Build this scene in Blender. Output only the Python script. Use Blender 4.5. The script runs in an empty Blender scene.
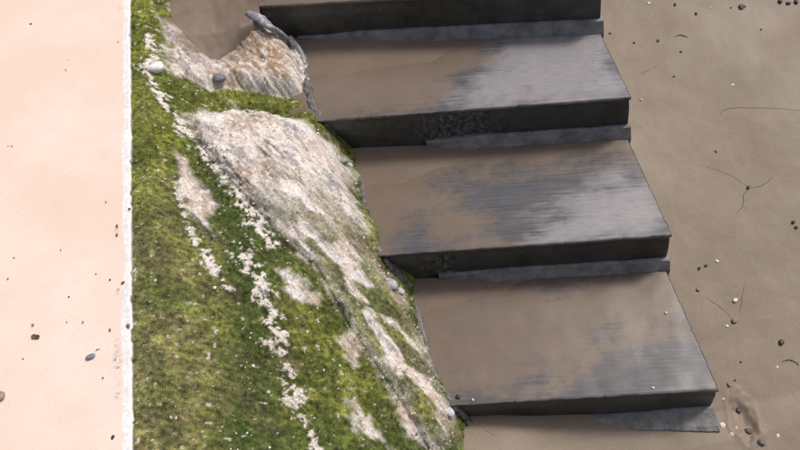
import bpy, bmesh, math, random
import numpy as np
from mathutils import Matrix, Vector
random.seed(7); rng = np.random.default_rng(7)
scene = bpy.context.scene
COL = scene.collection

# ------------------------------------------------------------------ camera
F = 800.0; CAMZ = 2.8
def _n(v): v = np.array(v, float); return v / np.linalg.norm(v)
UP = -_n((120, 517, F)); YA = np.array((-275., -1175., F)); YA -= UP * (YA @ UP); YA = _n(YA); XA = np.cross(YA, UP)
cam_d = bpy.data.cameras.new('camera'); cam = bpy.data.objects.new('camera', cam_d); COL.objects.link(cam)
cam_d.sensor_width = 36; cam_d.lens = 36; cam_d.clip_end = 500; cam_d.clip_start = 0.05
ax = [Vector((XA[i], YA[i], UP[i])) for i in range(3)]
M = Matrix.Identity(4)
for r in range(3):
    M[r][0] = ax[0][r]; M[r][1] = -ax[1][r]; M[r][2] = -ax[2][r]
M.translation = (0, 0, CAMZ)
cam.matrix_world = M
scene.camera = cam

# ------------------------------------------------------------------ light
SUN_EL, SUN_AZ = math.radians(57), math.radians(66)       # azimuth from +Y, clockwise
w = bpy.data.worlds.new('World'); scene.world = w; w.use_nodes = True
wn = w.node_tree.nodes; wl = w.node_tree.links
sky = wn.new('ShaderNodeTexSky'); sky.sky_type = 'NISHITA'; sky.sun_disc = False
sky.sun_elevation = SUN_EL; sky.sun_rotation = SUN_AZ; sky.dust_density = 6.0; sky.air_density = .8; sky.ozone_density = 0.3
wl.new(sky.outputs[0], wn['Background'].inputs[0]); wn['Background'].inputs[1].default_value = 0.12
sd = bpy.data.lights.new('sun', 'SUN'); sd.energy = 2.3; sd.angle = math.radians(11); sd.color = (1.0, 0.95, 0.88)
sun = bpy.data.objects.new('sun', sd); COL.objects.link(sun)
sdir = Vector((math.sin(SUN_AZ) * math.cos(SUN_EL), math.cos(SUN_AZ) * math.cos(SUN_EL), math.sin(SUN_EL)))
sun.rotation_euler = sdir.to_track_quat('Z', 'Y').to_euler(); sun.location = sdir * 20
vs = scene.view_settings; vs.view_transform = 'Standard'; vs.look = 'None'; vs.gamma = 1; vs.exposure = -0.17; vs.use_curve_mapping = False

# ------------------------------------------------------------------ helpers
def ray(u, v):
    r = np.array((u - 400., v - 225., F)); d = np.array((r @ XA, r @ YA, r @ UP)); return d / np.linalg.norm(d)
def at(u, v, z):
    d = ray(u, v); p = d * ((z - CAMZ) / d[2]); p[2] += CAMZ; return p
def hit(u, v, hf):
    """where the sight line through a pixel of the photograph meets a height field"""
    d = ray(u, v); ts = np.linspace(.8, 6, 1200); P = d[None] * ts[:, None]; P[:, 2] += CAMZ
    below = P[:, 2] < hf(P[:, 0], P[:, 1]); i = int(np.argmax(below)); return P[i]
def hsh(ix, iy, s):
    h = (ix.astype(np.int64) * 374761393 + iy.astype(np.int64) * 668265263 + s * 974711) & 0x7fffffff
    h = ((h ^ (h >> 13)) * 1274126177) & 0x7fffffff
    return ((h ^ (h >> 16)) & 0xffff) / 65535.0
def pn(x, y, s=0):
    x0 = np.floor(x); y0 = np.floor(y); fx = x - x0; fy = y - y0
    ux = fx * fx * fx * (fx * (fx * 6 - 15) + 10); uy = fy * fy * fy * (fy * (fy * 6 - 15) + 10)
    def g(dx, dy):
        a = hsh(x0 + dx, y0 + dy, s) * 2 * np.pi
        return np.cos(a) * (fx - dx) + np.sin(a) * (fy - dy)
    a = g(0, 0) * (1 - ux) + g(1, 0) * ux; b = g(0, 1) * (1 - ux) + g(1, 1) * ux
    return (a * (1 - uy) + b * uy) * 1.5
def fbm(x, y, o=4, s=0, gain=.5):
    t = 0; a = 1.
    for k in range(o):
        t = t + a * pn(x * 2**k, y * 2**k, s + k * 17); a *= gain
    return t
def sstep(a, b, x): t = np.clip((x - a) / (b - a), 0, 1); return t * t * (3 - 2 * t)
def poly_sd(x, y, pts):
    """signed distance to a closed outline, positive inside"""
    pts = np.array(pts); n = len(pts); d = np.full(x.shape, 1e9); ins = np.zeros(x.shape, bool)
    for i in range(n):
        a, b = pts[i], pts[(i + 1) % n]; e = b - a
        t = np.clip(((x - a[0]) * e[0] + (y - a[1]) * e[1]) / (e @ e + 1e-12), 0, 1)
        d = np.minimum(d, (x - a[0] - t * e[0])**2 + (y - a[1] - t * e[1])**2)
        c = (a[1] > y) != (b[1] > y)
        ins ^= c & (x < (b[0] - a[0]) * (y - a[1]) / (b[1] - a[1] + 1e-12) + a[0])
    return np.where(ins, 1, -1) * np.sqrt(d)
def line_d(x, y, pts):
    pts = np.array(pts); d = np.full(x.shape, 1e9)
    for i in range(len(pts) - 1):
        a, b = pts[i], pts[i + 1]; e = b - a
        t = np.clip(((x - a[0]) * e[0] + (y - a[1]) * e[1]) / (e @ e + 1e-12), 0, 1)
        d = np.minimum(d, (x - a[0] - t * e[0])**2 + (y - a[1] - t * e[1])**2)
    return np.sqrt(d)

def mesh_obj(name, V, Fc, mat, parent=None, attrs=None, smooth=True):
    me = bpy.data.meshes.new(name)
    V = np.asarray(V, np.float32)
    if isinstance(Fc, np.ndarray):
        n, k = Fc.shape
        me.vertices.add(len(V)); me.vertices.foreach_set('co', V.ravel())
        me.loops.add(n * k); me.loops.foreach_set('vertex_index', Fc.astype(np.int32).ravel())
        me.polygons.add(n); me.polygons.foreach_set('loop_start', np.arange(0, n * k, k, dtype=np.int32))
        me.update(calc_edges=True); me.validate()
    else:
        me.from_pydata([tuple(v) for v in V], [], Fc); me.update()
    if attrs:
        for an, av in attrs.items():
            av = np.asarray(av, np.float32)
            if av.ndim == 1:
                a = me.attributes.new(an, 'FLOAT', 'POINT'); a.data.foreach_set('value', av)
            else:
                a = me.attributes.new(an, 'FLOAT_COLOR', 'POINT'); c = np.ones((len(av), 4), np.float32); c[:, :3] = av[:, :3]
                a.data.foreach_set('color', c.ravel())
    if smooth: me.polygons.foreach_set('use_smooth', np.ones(len(me.polygons), bool))
    me.materials.append(mat)
    o = bpy.data.objects.new(name, me); COL.objects.link(o)
    if parent: o.parent = parent
    return o
def grid_faces(nx, ny):
    i, j = np.meshgrid(np.arange(nx - 1), np.arange(ny - 1), indexing='ij'); a = (i * ny + j).ravel()
    return np.stack([a, a + ny, a + ny + 1, a + 1], 1)
def tag(o, label=None, cat=None, group=None, kind=None):
    for k, v in (('label', label), ('category', cat), ('group', group), ('kind', kind)):
        if v: o[k] = v
    return o
def rebase(o):
    """put the origin of a thing at its own base"""
    me = o.data; co = np.empty(len(me.vertices) * 3, np.float32); me.vertices.foreach_get('co', co); co = co.reshape(-1, 3)
    c = np.array([co[:, 0].mean(), co[:, 1].mean(), co[:, 2].min()]); co -= c
    me.vertices.foreach_set('co', co.ravel()); me.update(); o.location = c; return o

# ------------------------------------------------------------------ materials
class NT:
    def __init__(s, name):
        s.m = bpy.data.materials.new(name); s.m.use_nodes = True; s.t = s.m.node_tree; s.n = s.t.nodes; s.b = s.n['Principled BSDF']
        s.geo = s.n.new('ShaderNodeTexCoord').outputs['Object']
    def link(s, a, b): s.t.links.new(a, b)
    def inp(s, sock, v):
        if isinstance(v, bpy.types.NodeSocket): s.link(v, sock)
        elif isinstance(v, (tuple, list)) and len(v) == 3 and sock.type == 'RGBA': sock.default_value = (*v, 1)
        else: sock.default_value = v
    def set(s, k, v): s.inp(s.b.inputs[k], v)
    def mapping(s, scale, rot=(0, 0, 0)):
        r_ = s.n.new('ShaderNodeMapping'); s.link(s.geo, r_.inputs[0]); r_.inputs['Rotation'].default_value = rot
        m = s.n.new('ShaderNodeMapping'); s.link(r_.outputs[0], m.inputs[0]); m.inputs['Scale'].default_value = scale; return m.outputs[0]
    def noise(s, scale, detail=4, rough=.6, vec=None, dist=0.):
        t = s.n.new('ShaderNodeTexNoise'); s.link(vec or s.geo, t.inputs['Vector']); t.inputs['Scale'].default_value = scale
        t.inputs['Detail'].default_value = detail; t.inputs['Roughness'].default_value = rough; t.inputs['Distortion'].default_value = dist; return t.outputs[0]
    def voro(s, scale, feature='F1'):
        t = s.n.new('ShaderNodeTexVoronoi'); t.feature = feature; s.link(s.geo, t.inputs['Vector']); t.inputs['Scale'].default_value = scale; return t.outputs[0]
    def ramp(s, fac, a, b, lo=0., hi=1.):
        t = s.n.new('ShaderNodeMapRange'); s.inp(t.inputs[0], fac); t.inputs[1].default_value = a; t.inputs[2].default_value = b
        t.inputs[3].default_value = lo; t.inputs[4].default_value = hi; t.interpolation_type = 'SMOOTHSTEP'; return t.outputs[0]
    def mix(s, f, a, b, mode='MIX'):
        t = s.n.new('ShaderNodeMix'); t.data_type = 'RGBA'; t.blend_type = mode; s.inp(t.inputs[0], f); s.inp(t.inputs[6], a); s.inp(t.inputs[7], b); return t.outputs[2]
    def math(s, op, a, b=0.):
        t = s.n.new('ShaderNodeMath'); t.operation = op; s.inp(t.inputs[0], a); s.inp(t.inputs[1], b); return t.outputs[0]
    def attr(s, name, fac=True):
        t = s.n.new('ShaderNodeAttribute'); t.attribute_name = name; return t.outputs['Fac' if fac else 'Color']
    def sep(s, k):
        t = s.n.new('ShaderNodeSeparateXYZ'); s.link(s.geo, t.inputs[0]); return t.outputs[k]
    def bump(s, h, strength, dist, prev=None):
        t = s.n.new('ShaderNodeBump'); t.inputs['Strength'].default_value = strength; t.inputs['Distance'].default_value = dist; s.link(h, t.inputs['Height'])
        if prev: s.link(prev, t.inputs['Normal'])
        s.link(t.outputs[0], s.b.inputs['Normal']); return t.outputs[0]

SANDC = (.245, .178, .128)
def sand_nodes(t):
    big = t.noise(1.7, 3); mid = t.noise(9, 5, .65); fine = t.noise(300, 3, .75); sp = t.noise(190, 2)
    c = t.mix(t.ramp(big, .35, .65), (.205, .159, .115), (.245, .195, .145))
    c = t.mix(t.math('MULTIPLY', t.ramp(mid, .3, .7), .35), c, (.168, .127, .092))
    c = t.mix(t.ramp(fine, .5, .7, 0, .55), c, (.33, .275, .215)); c = t.mix(t.ramp(sp, .57, .68, 0, .5), c, (.13, .095, .07))
    return c, fine, mid
def mat_sand(name='wet_sand', k=None):
    t = NT(name); c, fine, mid = sand_nodes(t); c = t.mix(1., c, k, 'MULTIPLY') if k else c; t.set('Base Color', c)
    t.set('Roughness', t.ramp(t.noise(3, 3), .3, .7, .46, .58)); t.set('Specular IOR Level', .4)
    n = t.bump(mid, .12, .004); t.bump(fine, .5, .0012, n); return t.m
def mat_tread():
    t = NT('step_concrete'); c, fine, mid = sand_nodes(t)
    br = t.noise(1, 5, .65, t.mapping((7, 130, 7), (0, 0, math.radians(11)))); br2 = t.noise(1, 4, .7, t.mapping((25, 420, 25), (0, 0, math.radians(11))))
    blot = t.noise(22, 4); gr = t.noise(300, 3, .7)
    wet = t.mix(t.ramp(br, .3, .7), (.058, .062, .072), (.10, .104, .117)); wet = t.mix(t.ramp(blot, .45, .7, 0, .5), wet, (.055, .054, .055))
    glare = t.mix(t.ramp(br2, .3, .7), (.20, .193, .207), (.31, .30, .32)); glare = t.mix(t.ramp(gr, .5, .75, 0, .5), glare, (.2, .19, .19))  # pale tone stands for sky glare on wet concrete, painted into the colour
    dm = t.math('ADD', t.attr('glare'), t.math('MULTIPLY', t.math('SUBTRACT', br, .5), 1.0)); dm = t.math('ADD', dm, t.math('MULTIPLY', t.math('SUBTRACT', blot, .5), .8))
    dmask = t.ramp(dm, .05, 1.05); base = t.mix(dmask, wet, glare)
    sm = t.math('ADD', t.attr('sand'), t.math('MULTIPLY', t.math('SUBTRACT', br, .5), .45)); sm = t.math('ADD', sm, t.math('MULTIPLY', t.math('SUBTRACT', t.noise(38, 5, .75), .5), 1.1))
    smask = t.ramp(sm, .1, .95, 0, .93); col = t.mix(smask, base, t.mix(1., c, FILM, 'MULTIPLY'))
    col = t.mix(t.ramp(t.attr('edge'), .1, .9, 0, .45), col, t.mix(gr, (.2, .2, .21), (.38, .38, .39)))
    t.set('Base Color', col)
    t.set('Roughness', t.math('ADD', t.math('MULTIPLY', dmask, .16), t.math('ADD', t.math('MULTIPLY', smask, .03), t.ramp(blot, .3, .7, .25, .31)))); t.set('Specular IOR Level', .5)
    n = t.bump(t.math('MULTIPLY', br, t.math('SUBTRACT', 1.05, smask)), .3, .0012); n = t.bump(gr, .25, .0005, n); return t.m
def mat_riser():
    t = NT('algae_concrete'); g = t.noise(9, 5, .65); d = t.noise(60, 4, .7); v = t.noise(1, 4, .6, t.mapping((30, 30, 3)))
    c = t.mix(t.ramp(g, .3, .7), (.017, .02, .018), (.058, .06, .056)); c = t.mix(t.ramp(v, .5, .75, 0, .6), c, (.045, .055, .026))
    c = t.mix(t.ramp(d, .58, .75, 0, .6), c, (.17, .165, .15)); c = t.mix(t.attr('rough'), c, t.mix(t.ramp(d, .4, .62), (.03, .03, .028), (.15, .15, .15)))
    t.set('Base Color', c); t.set('Roughness', .38); n = t.bump(d, .5, .004); t.bump(t.noise(250, 3), .4, .001, n); return t.m
def mat_foot():
    t = NT('grey_mortar'); g = t.noise(18, 5, .65); d = t.noise(160, 4, .7)
    c = t.mix(t.ramp(g, .3, .7), (.15, .148, .145), (.31, .306, .30)); c = t.mix(t.ramp(d, .55, .8, 0, .6), c, (.36, .35, .34)); c = t.mix(t.ramp(d, .3, .45, .5, 0), c, (.07, .07, .07))
    t.set('Base Color', c); t.set('Roughness', .45); n = t.bump(g, .4, .008); t.bump(d, .9, .004, n); return t.m
def mat_rock():
    t = NT('weathered_rock'); d = t.noise(120, 5, .75); e = t.noise(420, 3, .7)
    c = t.mix(1., t.attr('col', False), t.mix(t.ramp(d, .3, .7), (.62, .6, .6), (1.12, 1.1, 1.08)), 'MULTIPLY'); c = t.mix(1., c, t.mix(t.ramp(e, .35, .65), (.75, .75, .75), (1.15, 1.15, 1.15)), 'MULTIPLY')
    t.set('Base Color', c); t.set('Roughness', .75); t.set('Specular IOR Level', .3); n = t.bump(d, .4, .005); t.bump(e, .45, .0015, n); return t.m
def mat_attr(name, rough=.7, spec=.3, nscale=300):
    t = NT(name); e = t.noise(nscale, 3, .7); c = t.mix(1., t.attr('col', False), t.mix(t.ramp(e, .3, .7), (.75, .75, .75), (1.15, 1.15, 1.15)), 'MULTIPLY')
    t.set('Base Color', c); t.set('Roughness', rough); t.set('Specular IOR Level', spec); t.bump(e, .4, .001); return t.m
def mat_plain(name, a, b, scale=200, rough=.6):
    t = NT(name); e = t.noise(scale, 4, .7); t.set('Base Color', t.mix(t.ramp(e, .3, .7), a, b)); t.set('Roughness', rough); t.bump(e, .5, .002); return t.m
def mat_wall():
    t = NT('cream_render'); big = t.noise(2.2, 4); mid = t.noise(18, 4); fine = t.noise(260, 4, .75); sp = t.noise(95, 3, .6)
    c = t.mix(t.ramp(big, .35, .65), (.82, .65, .545), (.84, .715, .635)); c = t.mix(t.ramp(mid, .5, .8, 0, .4), c, (.80, .61, .49)); c = t.mix(t.ramp(fine, .5, .7, 0, .5), c, (.55, .41, .34))
    c = t.mix(t.ramp(sp, .68, .75, 0, .45), c, (.42, .30, .25))
    e = t.math('ADD', t.attr('edge'), t.math('MULTIPLY', t.math('SUBTRACT', t.noise(16, 4, .65), .5), .55)); em = t.ramp(e, .44, .56)
    wh = t.mix(t.ramp(t.noise(90, 4, .7), .35, .65), (.72, .68, .67), (.88, .86, .86)); c = t.mix(em, c, wh)
    st = t.math('MULTIPLY', t.attr('stain'), t.ramp(t.noise(110, 4, .75), .48, .6)); c = t.mix(st, c, (.14, .115, .1))
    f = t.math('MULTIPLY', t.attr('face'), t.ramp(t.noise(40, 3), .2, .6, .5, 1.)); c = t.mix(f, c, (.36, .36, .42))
    t.set('Base Color', c); t.set('Roughness', .8); t.set('Specular IOR Level', .25); n = t.bump(mid, .15, .004); t.bump(fine, .3, .001, n); return t.m
def mat_moss():
    t = NT('moss_blade'); t.set('Base Color', t.attr('col', False)); t.set('Roughness', .7); t.set('Specular IOR Level', .2); return t.m
FILM = (.81, .78, .79)
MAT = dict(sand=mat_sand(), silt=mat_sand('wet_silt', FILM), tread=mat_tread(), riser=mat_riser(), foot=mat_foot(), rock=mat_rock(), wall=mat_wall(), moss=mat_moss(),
           chip=mat_attr('pale_chips', .75, .3, 200), peb=mat_attr('pebble', .5, .4, 250),
           strand=mat_plain('dark_weed', (.06, .045, .03), (.13, .095, .065), 300, .55), joint=mat_plain('dark_joint', (.05, .05, .05), (.19, .188, .185), 45, .5), mortar=mat_plain('smooth_mortar', (.15, .155, .17), (.36, .36, .39), 70, .4))

# ------------------------------------------------------------------ levels
ZT = [.8, .6, .4, .2]                    # tread heights, top step first
ZWALL = .95
def soft(v, z):                          # heights between the stair level at this place and the wall top
    zs = float(np.interp(v, (0, 80, 200, 340, 450), (.8, .6, .4, .2, 0))); return zs + (z - zs) * (ZWALL - zs) / (1.2 - zs) if z > zs else z
XW = at(131, 225, ZWALL)[0]              # right face of the wall
STEP_R = .895
def front_line(k):                       # front edge of tread k: y = y0 + m * x
    a, b = [((275, 5), (598, -13)), ((325, 120), (631, 97)), ((383, 255), (673, 235)), ((455, 405), (719, 390))][k]
    p, q = at(*a, ZT[k]), at(*b, ZT[k]); m = (q[1] - p[1]) / (q[0] - p[0]); return p[1] - m * p[0], m
FL = [front_line(k) for k in range(4)]
FL = [(FL[0][0] + .62 + .36, FL[0][1])] + FL if False else FL

# ------------------------------------------------------------------ rock height field
CP = []
for v in (-260, -120, 0, 60, 120, 180, 240, 300, 360, 420, 480, 600, 760): CP.append((*at(136, v, ZWALL - .03)[:2], ZWALL - .03)); CP.append((*at(118, v, ZWALL - .02)[:2], ZWALL - .01))
BND = [(244, 2, .80), (262, 20, .74), (300, 46, .62), (306, 80, .61), (316, 116, .61), (340, 136, .50), (354, 152, .41), (362, 200, .41), (378, 250, .41), (396, 272, .3), (412, 290, .21), (430, 366, .21), (450, 402, .21), (462, 416, .1), (472, 430, .05), (478, 460, .03), (500, 540, 0)]
for u, v, z in BND:
    p = at(u, v, z); CP.append(tuple(p)); CP.append((p[0] + .13, p[1] - .02, z - .2))
for u, v, z in [(166, 26, 1.00), (150, 20, 1.12), (152, 100, 1.11), (155, 200, 1.09), (160, 300, 1.07), (165, 400, 1.05), (170, 520, 1.03),
                (186, 125, .97), (215, 190, .93), (205, 260, .97), (220, 350, .93), (262, 280, .84), (285, 400, .73), (230, 440, .90), (300, 500, .66),
                (205, 12, .66), (190, 30, .80), (235, 55, .76), (200, 68, .88), (255, 75, .74), (285, 80, .66), (183, 100, .92), (240, 104, .76), (295, 112, .62),
                (225, 132, .88), (265, 135, .80), (270, 175, .83), (310, 145, .66), (335, 190, .60), (318, 235, .69), (350, 265, .55),
                (350, 345, .53), (400, 400, .37), (330, 430, .59), (420, 445, .27), (395, 330, .37), (310, 330, .68), (380, 500, .42)]:
    CP.append(tuple(at(u, v, soft(v, z))))
for v in (-120, -260): CP.append(tuple(at(205, v, .68))); CP.append(tuple(at(160, v, .86)))
CP = np.array(CP)
def tps(r2): return r2 * np.log(r2 + 1e-9) * .5
def fit(P, lam=2e-3):
    n = len(P); K = tps(((P[:, None, :2] - P[None, :, :2])**2).sum(-1)) + lam * np.eye(n)
    Q = np.c_[np.ones(n), P[:, :2]]; A = np.zeros((n + 3, n + 3)); A[:n, :n] = K; A[:n, n:] = Q; A[n:, :n] = Q.T
    return np.linalg.solve(A, np.r_[P[:, 2], 0, 0, 0])
WT = fit(CP)
def z_base(x, y):
    x = np.asarray(x, float); y = np.asarray(y, float); sh = x.shape; x = x.ravel(); y = y.ravel(); z = WT[-3] + WT[-2] * x + WT[-1] * y
    for i in range(len(CP)): z = z + WT[i] * tps((x - CP[i, 0])**2 + (y - CP[i, 1])**2)
    return z.reshape(sh)
def on_rock(pts): return [tuple(hit(u, v, z_base)[:2]) for u, v in pts]
BIG = on_rock([(186, 122), (205, 113), (235, 109), (268, 110), (305, 124), (335, 150), (352, 178), (360, 215), (374, 258), (396, 290), (418, 330), (440, 395), (456, 440), (430, 450), (400, 400), (352, 330), (318, 268), (280, 240), (262, 215), (235, 185), (208, 155)])
UPR = on_rock([(163, 24), (176, 24), (196, 40), (214, 58), (232, 40), (258, 22), (285, 40), (300, 70), (303, 94), (284, 94), (255, 88), (225, 85), (198, 88), (178, 84), (168, 62)])
a0, a1 = np.array(on_rock([(205, 130), (390, 320)])); DIR = (a1 - a0) / np.linalg.norm(a1 - a0)
def strat(x, y): return x * DIR[0] + y * DIR[1], -x * DIR[1] + y * DIR[0]
LOBE = on_rock([(176, 150), (186, 160), (196, 178), (214, 196), (217, 206), (206, 222), (214, 238), (200, 226), (186, 208), (183, 190)])
PATCH = [on_rock(q) for q in (
    [(280, 270), (300, 275), (322, 300), (318, 308), (298, 300)], [(343, 332), (352, 336), (362, 358), (352, 362)], [(374, 358), (400, 366), (412, 388), (392, 392)],
    [(352, 405), (362, 412), (388, 440), (390, 452), (372, 440)], [(396, 396), (412, 402), (440, 440), (448, 460), (410, 440)], [(300, 238), (330, 252), (352, 300), (330, 282)], [(236, 160), (255, 176), (252, 196), (240, 190)])]
STREAK = [(on_rock(q), wd) for q, wd in (([(246, 258), (258, 280), (268, 305), (278, 330), (280, 352), (290, 372), (300, 402)], .022), ([(148, 78), (160, 95), (176, 118), (190, 136)], .018),
    ([(184, 180), (184, 205), (190, 235), (215, 270), (235, 300)], .012), ([(205, 150), (232, 185), (258, 222), (270, 240)], .03), ([(150, 30), (158, 60), (152, 80)], .014), ([(290, 400), (310, 430), (318, 452)], .012))]
def z_rock_smooth(x, y):
    z = z_base(x, y)
    for P, h, wd in ((BIG, .045, .16), (UPR, .035, .10)):
        s = poly_sd(x, y, P); t = np.clip(s / wd, 0, 1); z = z + h * np.sqrt(1 - (1 - t)**2) - .018 * np.exp(-(s / .018)**2) * sstep(1.45, 1.9, np.asarray(y))
    z = z + .012 * sstep(-.01, .03, poly_sd(x, y, LOBE))
    return z

# grid over the bank
gx = np.arange(XW - .05, .36, .0044); gy = np.arange(.20, 3.1, .0046)
GX, GY = np.meshgrid(gx, gy, indexing='ij'); nx, ny = GX.shape
ZB = z_rock_smooth(GX, GY)
sB, sU, sL = poly_sd(GX, GY, BIG), poly_sd(GX, GY, UPR), poly_sd(GX, GY, LOBE)
st_, sn_ = strat(GX, GY)
wob = fbm(GX * 9, GY * 9, 4, 3); wob2 = fbm(GX * 30, GY * 30, 4, 9); fine = fbm(GX * 75, GY * 75, 3, 21)
ban = fbm(st_ * 9, sn_ * 34, 4, 31)
pale = np.maximum(sstep(-.035, .035, sB + wob * .03 + wob2 * .02), sstep(-.02, .02, sU + wob * .02 + wob2 * .012))
pale = np.maximum(pale, sstep(-.012, .012, sL + wob * .01 + wob2 * .008))
for q in PATCH: pale = np.maximum(pale, sstep(-.02, .02, poly_sd(GX, GY, q) + wob * .02 + wob2 * .02))
pale = np.maximum(pale, sstep(-.10, -.06, sU) * (GY > 2.2) * sstep(XW + .09, XW + .17, GX + .06 * wob2))
stk = np.zeros_like(pale)
for q, wd in STREAK: stk = np.maximum(stk, sstep(-.3, .5, 1 - line_d(GX, GY, q) / wd + wob2 * 1.5 + fine * 1.1 + wob * .6 - .5))
pale = np.maximum(pale, stk)
# the lower half of the big boulder is broken up by green growth
low = sstep(1.80, 1.35, GY) * sstep(-.02, .05, sB)
grow = sstep(.02, .28, fbm(st_ * 6, sn_ * 15, 4, 77) + .34) * low
pale = pale * (1 - .92 * grow)
scat = sstep(.68, .76, fbm(GX * 55, GY * 55, 2, 57) + .1 * wob); pale = np.maximum(pale, scat * .7)
soil = sstep(.1, .5, fbm(GX * 5, GY * 5, 4, 41) - .25) ; 
for q, rr in ((on_rock([(172, 190), (176, 215)]), .06), (on_rock([(215, 372), (232, 392)]), .05), (on_rock([(165, 270), (185, 450)]), .17)): soil = np.maximum(soil, sstep(1.3, .3, line_d(GX, GY, q) / rr + wob * .5) * .75)
crack = sstep(.07, .0, np.abs(fbm(st_ * 3.2 + .3 * wob, sn_ * 8, 4, 88))) * pale * sstep(-.2, .3, fbm(GX * 4, GY * 4, 2, 99)); pale = pale * (1 - .45 * crack)
mossm = np.clip(1 - pale, 0, 1)
rough = .5 + .5 * pale
Z = ZB + .011 * wob + (.0028 + .002 * mossm) * wob2 + pale * (.0016 * fine + .006 * ban) + mossm * (.006 * fbm(GX * 38, GY * 38, 3, 61)) + .003 * stk - .011 * crack
dw = GX - XW; Z = np.maximum(Z, ZWALL - .009 + .004 * wob - .30 * dw - 1.0 * np.clip(dw - .05, 0, 9)); edgew = sstep(0, .02, dw); Z = Z * edgew + (1 - edgew) * np.minimum(Z, ZWALL - .011 + .005 * wob)
# colour of the stone and of the growth on it
def lerp(a, b, t): return a + (b - a) * t[..., None]
c = lerp(np.array((.73, .645, .595)), np.array((.87, .84, .825)), sstep(-.3, .4, wob + .4 * fine))
c = lerp(c, np.array((.36, .35, .37)), sstep(.0, .45, ban) * .75)
c = lerp(c, np.array((.52, .39, .28)), sstep(.15, .55, fbm(GX * 7, GY * 7, 4, 91)) * .65)
c = lerp(c, np.array((.42, .29, .165)), sstep(0, .06, sU) * sstep(-.56, -.42, GX) * (.5 + .4 * sstep(-.2, .3, wob2)))
c = lerp(c, np.array((.16, .14, .12)), sstep(.3, .6, fbm(st_ * 40, sn_ * 95, 3, 133)) * .6)
c = lerp(c, np.array((.42, .34, .29)), sstep(-.005, .03, sL) * sstep(-.1, .3, wob2) * .8)
fo = poly_sd(GX, GY, PATCH[-1]); c = lerp(c, np.array((.38, .29, .23)), sstep(-.005, .012, fo) * .8)
g = lerp(np.array((.102, .135, .024)), np.array((.178, .197, .042)), sstep(-.4, .4, wob + .5 * wob2))
g = lerp(g, np.array((.245, .21, .115)), soil * (.45 + .4 * sstep(-.2, .4, wob2)))
g = lerp(g, np.array((.10, .135, .03)), sstep(.1, .6, fbm(GX * 3, GY * 3, 3, 15)) * .8)
c = lerp(c, np.array((.86, .82, .78)), sstep(.2, .6, stk) * .7)
fl_ = fbm(st_ * 38, sn_ * 90, 3, 144); c = lerp(c, np.array((.92, .90, .87)), sstep(.22, .45, fl_) * .75)
zp_ = .80 + .25 * np.clip(-.50 - GX, 0, .3); mud = sstep(.095, .02, line_d(GX, GY, on_rock([(172, 24), (196, 40), (214, 56), (232, 42), (252, 20)])) + .03 * wob + .02 * wob2)
c = lerp(c, np.array((.235, .178, .13)), mud * .9)
dkb = np.exp(-(line_d(GX, GY, on_rock([(195, 130), (225, 200), (248, 270), (258, 350), (250, 450)])) / .075)**2); g = lerp(g, np.array((.05, .08, .016)), np.clip(dkb * (.75 + .5 * wob), 0, 1))
yel_ = np.maximum(sstep(.22, .10, line_d(GX, GY, on_rock([(148, 5), (155, 45)]))), sstep(.12, .04, line_d(GX, GY, on_rock([(150, 110), (168, 150)])))); yel_ = np.maximum(yel_, sstep(.10, .03, line_d(GX, GY, on_rock([(200, 103), (240, 104), (300, 114)])))); g = lerp(g, np.array((.175, .20, .028)), yel_ * .6)
g = g * (1 + .42 * np.clip(fbm(GX * 24, GY * 24, 4, 71), -1, 1))[..., None] * (1 + .25 * np.clip(wob, -1, 1))[..., None] * np.clip(1 + .75 * fine, .3, 1.9)[..., None]
CC = lerp(g, c, pale)
deep = sstep(.012, .05, 0 * GX)  # none
V = np.stack([GX, GY, Z], -1).reshape(-1, 3); FC = grid_faces(nx, ny); CV = CC.reshape(-1, 3)
def z_rock(x, y):
    i = np.clip((np.asarray(x) - gx[0]) / (gx[1] - gx[0]), 0, nx - 1.001); j = np.clip((np.asarray(y) - gy[0]) / (gy[1] - gy[0]), 0, ny - 1.001)
    i0 = i.astype(int); j0 = j.astype(int); a = i - i0; b = j - j0
    return Z[i0, j0] * (1 - a) * (1 - b) + Z[i0 + 1, j0] * a * (1 - b) + Z[i0, j0 + 1] * (1 - a) * b + Z[i0 + 1, j0 + 1] * a * b
_gz = np.gradient(Z, gx, gy); NRM = np.stack([-_gz[0], -_gz[1], np.ones_like(Z)], -1).reshape(-1, 3); NRM /= np.linalg.norm(NRM, axis=1)[:, None]
def piece(name, sel):
    f = FC[sel]; used, inv = np.unique(f, return_inverse=True); f = inv.reshape(f.shape); v = V[used]; col = CV[used]
    e = np.concatenate([f[:, [0, 1]], f[:, [1, 2]], f[:, [2, 3]], f[:, [3, 0]]]); key = np.sort(e, 1); key = key[:, 0].astype(np.int64) * len(v) + key[:, 1]
    u, first, cnt = np.unique(key, return_index=True, return_counts=True); be = e[first[cnt == 1]]
    bv, binv = np.unique(be, return_inverse=True); binv = binv.reshape(be.shape) + len(v)
    top_v = v[bv]; low_v = top_v.copy(); low_v[:, 2] -= .14; nb = len(bv)
    sk = np.stack([binv[:, 1], binv[:, 0], binv[:, 0] + nb, binv[:, 1] + nb], 1)
    o = mesh_obj(name, np.r_[v, top_v, low_v], np.r_[f, sk], MAT['rock'], attrs={'col': np.r_[col, col[bv], col[bv]]})
    o.data.normals_split_custom_set_from_vertices(np.r_[NRM[used], NRM[used][bv], NRM[used][bv]].tolist()); return o
ctr = lambda A: A.ravel()[FC[:, 0]]
inB = ctr(sB) > 0; inU = (ctr(sU) > 0) & ~inB
keep = ctr(GX) < 9
rock_bank = tag(piece('rock_bank', ~inB & ~inU & keep), 'moss covered rock bank sloping down along the cream wall', 'rock')
tag(piece('boulder', inB), 'large pale weathered boulder beside the middle steps, green on its lower half', 'boulder', 'boulders in the bank')
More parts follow.
